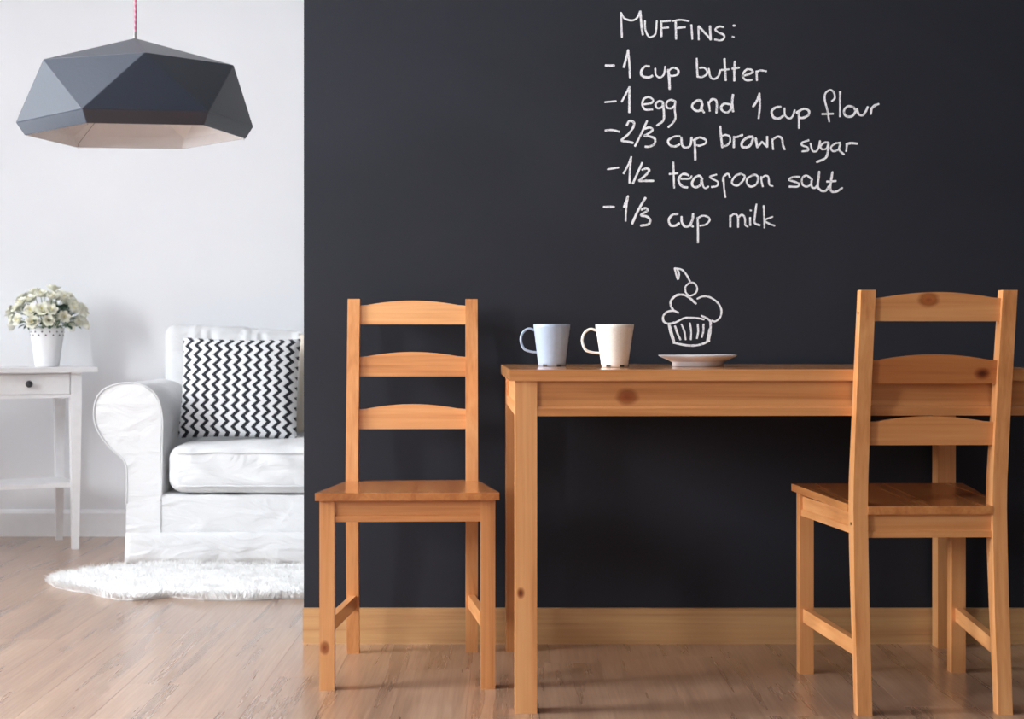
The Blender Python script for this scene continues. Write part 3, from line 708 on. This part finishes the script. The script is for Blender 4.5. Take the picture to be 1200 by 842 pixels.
# ------------------------------------------------------------------ cushions on the sofa
def cushion_bm(wd, ht, th, pinch=0.07, seed=0):
    bm = bmesh.new(); n = 44; V = {}
    for side in (1, -1):
        for i in range(n+1):
            for j in range(n+1):
                u, v = 2*i/n-1, 2*j/n-1
                edge = i in (0, n) or j in (0, n)
                if edge and side == -1: V[(side, i, j)] = V[(1, i, j)]; continue
                e = max(0, (1-u**4)*(1-v**4))**0.5
                x_ = u*wd/2*(1-pinch*(1-v*v)*abs(u)**3*0.4); z_ = v*ht/2*(1-pinch*(1-u*u)*abs(v)**3*0.6)
                y_ = -side*(th/2)*e + 0.004*noise.noise(Vector((u*4, v*4, seed+side)))*e
                V[(side, i, j)] = bm.verts.new((x_, y_, z_))
        for i in range(n):
            for j in range(n):
                q = [V[(side, i, j)], V[(side, i+1, j)], V[(side, i+1, j+1)], V[(side, i, j+1)]]
                bm.faces.new(q if side == 1 else q[::-1])
    return bm
PY = 5.62; ps = F/PY
pw, ph = (347.5-208)/ps, 0.385
p1 = obj('pillow', cushion_bm(pw, ph, 0.14, seed=1), CHEV, None, loc=((277.5-CX)/ps, PY+0.06, 0.431+ph/2), rot=(R(-12), R(0.8), R(1.0)), smooth='all')
tag(p1, 'square throw pillow with black and white zigzag stripes on the sofa', 'pillow')
p2 = obj('pillow', cushion_bm(0.42, 0.39, 0.11, seed=5), BEIGE, None, loc=(-0.618, PY+0.185, 0.445+0.195), rot=(R(-14), 0, R(-2)), smooth='all')
tag(p2, 'plain beige pillow showing only as a strip beside the zigzag pillow', 'pillow')

# ------------------------------------------------------------------ fur rug
front = [(52,683),(62,689),(80,693),(100,696),(118,701),(135,704),(155,704.5),(175,702.5),(195,700.5),(215,702),(240,704),(270,704.5),(300,704),(330,702.5),(356,702)]
poly = [((px-CX)/F*(EYE*F/(py-HY)), EYE*F/(py-HY)) for px, py in front]
poly += [(-0.45, 4.68), (-0.25, 4.72), (-0.14, 4.84), (-0.12, 5.02), (-0.2, 5.2), (-0.36, 5.32), (-0.62, 5.36), (-0.80, 5.34), (-0.95, 5.30), (-1.10, 5.34), (-1.25, 5.345), (-1.38, 5.30), (-1.46, 5.22), (-1.53, 5.12)]
rug = empty('fur_rug', (-0.8, 5.0, 0), 0, 'shaggy white sheepskin rug lying on the floor in front of the sofa', 'rug')
def inside(x_, y_, P):
    c = False; j = len(P)-1
    for i in range(len(P)):
        if (P[i][1] > y_) != (P[j][1] > y_) and x_ < (P[j][0]-P[i][0])*(y_-P[i][1])/(P[j][1]-P[i][1])+P[i][0]: c = not c
        j = i
    return c
loc_poly = [(a+0.8, b-5.0) for a, b in poly]
bm = loft([[(a*0.985, b*0.97+0.004, 0.0004) for a, b in loc_poly], [(a*0.98, b*0.96+0.004, 0.010) for a, b in loc_poly], [(a*0.95, b*0.86+0.004, 0.020) for a, b in loc_poly]])
obj('hide', bm, FUR, rug)
verts, faces = [], []
rnd = random.Random(3); cnt = 0
while cnt < 60000:
    x_, y_ = rnd.uniform(-0.78, 0.72), rnd.uniform(-0.36, 0.37)
    if not inside(x_, y_, loc_poly): continue
    cnt += 1
    L_ = rnd.uniform(0.022, 0.036)*(0.85+0.4*noise.noise(Vector((x_*14, y_*14, 0))))
    n = noise.noise_vector(Vector((x_*9, y_*9, 4))); d = Vector((n.x*1.3+rnd.uniform(-.5, .5), n.y*1.3+rnd.uniform(-.5, .5)-0.25, 1.0)).normalized()
    a = rnd.uniform(0, PI); wv = Vector((math.cos(a), math.sin(a), 0))*0.0012
    p = Vector((x_, y_, 0.006)); m1 = p+d*L_*0.55; tip = m1+Vector((d.x*1.5, d.y*1.5, d.z*0.6)).normalized()*L_*0.5
    # keep strands from poking below the floor or far over the hem
    k = len(verts); verts += [p-wv, p+wv, m1+wv*0.8, m1-wv*0.8, tip]; faces += [(k, k+1, k+2, k+3), (k+3, k+2, k+4)]
me = bpy.data.meshes.new('fur'); me.from_pydata([tuple(v) for v in verts], [], faces); me.update()
o = link('fur', me, rug, FUR); o['kind'] = 'stuff'

# ------------------------------------------------------------------ side table
ST = R(28); SX, SYt = -1.684, 5.822                      # near-right leg centre
st = empty('side_table', (SX, SYt, 0), ST, 'white side table with one drawer and a lower shelf by the sofa', 'table')
TWd, TDp = 0.86, 0.30                                     # leg centre distances
for (lx, ly) in ((0, 0), (-TWd, 0), (0, TDp), (-TWd, TDp)):
    a, b = 0.0205, 0.0125
    ix = 0.006 if lx == 0 else -0.006
    bm = loft([[(lx-b+0, ly-b, 0), (lx+b, ly-b, 0), (lx+b, ly+b, 0), (lx-b, ly+b, 0)], [(lx-a, ly-a, 0.56), (lx+a, ly-a, 0.56), (lx+a, ly+a, 0.56), (lx-a, ly+a, 0.56)], [(lx-a, ly-a, 0.681), (lx+a, ly-a, 0.681), (lx+a, ly+a, 0.681), (lx-a, ly+a, 0.681)]])
    obj('leg', bm, PAINT, st, bevel=0.002)
obj('table_top', box(-TWd-0.075, 0.075, -0.05, TDp+0.035, 0.6815, 0.700), PAINT, st, bevel=0.004, smooth=True)
obj('shelf', box(-TWd-0.012, 0.012, 0.0135, TDp-0.0135, 0.238, 0.254), PAINT, st, bevel=0.002)
obj('side_apron', box(-0.010, 0.010, 0.0207, TDp-0.0207, 0.585, 0.681), PAINT, st)
obj('side_apron', box(-TWd-0.010, -TWd+0.010, 0.0207, TDp-0.0207, 0.585, 0.681), PAINT, st)
obj('back_apron', box(-TWd+0.0207, -0.0207, TDp-0.010, TDp+0.010, 0.585, 0.681), PAINT, st)
obj('rail', box(-TWd+0.0207, -0.0207, -0.014, 0.006, 0.583, 0.5965), PAINT, st, bevel=0.001)
obj('rail', box(-TWd+0.0207, -0.0207, -0.014, 0.006, 0.6755, 0.681), PAINT, st)
def side_drawer():
    d = obj('drawer', box(-TWd+0.024, -0.024, -0.0165, 0.02, 0.5985, 0.6735), PAINT, st, bevel=0.002)
    for kx in (-0.178, -TWd+0.178):
        kb = lathe([(0, 0), (0.006, 0), (0.006, 0.010), (0.0125, 0.014), (0.0135, 0.020), (0.010, 0.025), (0, 0.027)], 20)
        k = obj('knob', kb, KNOB, d, loc=(kx, -0.0165, 0.638), rot=(PI/2, 0, 0), smooth='all')
side_drawer()

# ------------------------------------------------------------------ flower pot
def st_pt(a, b, z): 
    c, s = math.cos(ST), math.sin(ST); return (SX-a*c-b*s, SYt-a*s+b*c, z)
fp = empty('flower_pot', st_pt(0.078, 0.14, 0.7002), 0, 'white pot of cream roses standing on the side table', 'plant')
rb, rt, hh = 0.046, 0.066, 0.150
bm = lathe([(0, 0.003), (rb-0.006, 0.003), (rb-0.003, 0), (rb, 0.002), (rt, hh), (rt-0.004, hh), (rb-0.003, 0.01), (0, 0.01)], 56)
for v in bm.verts:                                       # scalloped lace rim
    if v.co.z > hh-0.001: v.co.z += 0.0035*math.cos(14*math.atan2(v.co.y, v.co.x))
pot = obj('pot', bm, POT, fp, smooth=True)
for k in range(14):  # dark discs on the surface paint the shade inside lace holes
    a = 2*PI*(k+0.5)/14
    for zz, aa in ((hh-0.014, a), (hh-0.027, a+PI/14)):
        r = rb+(rt-rb)*zz/hh+0.0002
        bmh = bmesh.new(); bmesh.ops.create_circle(bmh, cap_ends=True, segments=10, radius=0.0032)
        f = bmesh.ops.extrude_face_region(bmh, geom=bmh.faces[:]); bmesh.ops.translate(bmh, verts=[v for v in f['geom'] if isinstance(v, bmesh.types.BMVert)], vec=(0, 0, 0.0008))
        obj('lace_hole', bmh, PADSHADE, pot, loc=(r*math.cos(aa), r*math.sin(aa), zz), rot=(0, PI/2, aa))
obj('soil', lathe([(0, hh-0.030), (rt-0.010, hh-0.032)], 24), SOIL, fp)
def rose_bm():
    bm = bmesh.new()
    def petal(a, r, h, tilt, w_, mi):
        n = 4; g = []
        for i in range(n+1):
            t = i/n; row = []
            for j in range(5):
                s = (j/4-0.5)*2; ww = w_*math.sin(PI*(0.18+0.72*t))**0.7
                ang = a+s*ww/max(r, 0.004)*0.55
                rr = r*(0.25+0.75*math.sin(t*PI/2)) + tilt*t*t*h - 0.1*r*s*s
                row.append(bm.verts.new((rr*math.cos(ang), rr*math.sin(ang), h*(t**0.8)-0.12*h*s*s*t)))
            g.append(row)
        for x_, y_ in zip(g[:-1], g[1:]):
            for j in range(4): f = bm.faces.new((x_[j], x_[j+1], y_[j+1], y_[j])); f.material_index = mi
    for k in range(6): petal(2*PI*k/6, 0.017, 0.015, 0.30, 0.022, 0)
    for k in range(5): petal(2*PI*(k+.5)/5, 0.012, 0.019, 0.08, 0.018, 0)
    for k in range(4): petal(2*PI*k/4, 0.0075, 0.020, -0.05, 0.012, 0)
    for k in range(3): petal(2*PI*k/3, 0.003, 0.019, 0.0, 0.005, 1)
    return bm
bm = rose_bm(); rme = bpy.data.meshes.new('blossom'); bm.to_mesh(rme); bm.free()
for m_ in (PETAL, PETALC): rme.materials.append(m_)
for p in rme.polygons: p.use_smooth = True
def leaf_bm(L_=0.038, w_=0.012):
    bm = bmesh.new(); n = 6; g = []
    for i in range(n+1):
        t = i/n; ww = w_*math.sin(PI*min(0.999, max(0.001, t)))**0.8
        g.append([bm.verts.new((s*ww, L_*t, -0.3*L_*t*t-0.25*abs(s)*ww*-1)) for s in (-1, 0, 1)])
    for a, b in zip(g[:-1], g[1:]):
        for j in range(2): bm.faces.new((a[j], a[j+1], b[j+1], b[j]))
    return bm
bm = leaf_bm(); lme = bpy.data.meshes.new('leaf'); bm.to_mesh(lme); bm.free(); lme.materials.append(LEAF)
rr = random.Random(11); placed = []
for k in range(3000):
    if len(placed) >= 50: break
    az = rr.uniform(0, 2*PI); el = rr.uniform(-0.12, 1.0)**1.0
    d = Vector((math.cos(az)*math.cos(el*1.45), math.sin(az)*math.cos(el*1.45), math.sin(el*1.45)))
    rad = Vector((0.142, 0.105, 0.115)); q = Vector((d.x*rad.x, d.y*rad.y, d.z*rad.z))*rr.uniform(0.82, 1.03) + Vector((0.0, 0, hh+0.028))
    if any((q-p_).length < 0.030 for p_, _ in placed): continue
    placed.append((q, d))
for q, d in placed:
    o = link('blossom', rme, fp, None, q); o.rotation_mode = 'QUATERNION'
    dd = (d+Vector((0, 0, 0.25))).normalized(); o.rotation_quaternion = dd.to_track_quat('Z', 'Y') @ Matrix.Rotation(rr.uniform(0, 6), 3, 'Z').to_quaternion()
    s = rr.uniform(1.05, 1.5); o.scale = (s, s, s)
for k in range(90):
    az = rr.uniform(0, 2*PI); el = rr.uniform(-0.30, 0.75)
    d = Vector((math.cos(az)*math.cos(el), math.sin(az)*math.cos(el), math.sin(el)))
    q = Vector((d.x*0.112, d.y*0.085, d.z*0.085))*rr.uniform(0.6, 0.98)+Vector((0, 0, hh+0.026))
    o = link('leaf', lme, fp, None, q); o.rotation_mode = 'QUATERNION'
    o.rotation_quaternion = (d+Vector((rr.uniform(-.5, .5), rr.uniform(-.5, .5), 0.1))).normalized().to_track_quat('Y', 'Z')
    s = rr.uniform(0.7, 1.15); o.scale = (s, s, s)
for k, (q, d) in enumerate(placed[::2]):
    c0 = Vector((q.x*0.22, q.y*0.22, hh-0.034)); mid = c0.lerp(q, 0.55)+Vector((0, 0, 0.02))
    obj('stem', tube([c0, mid, q], 0.0014, 5), STEM, fp, smooth='all')
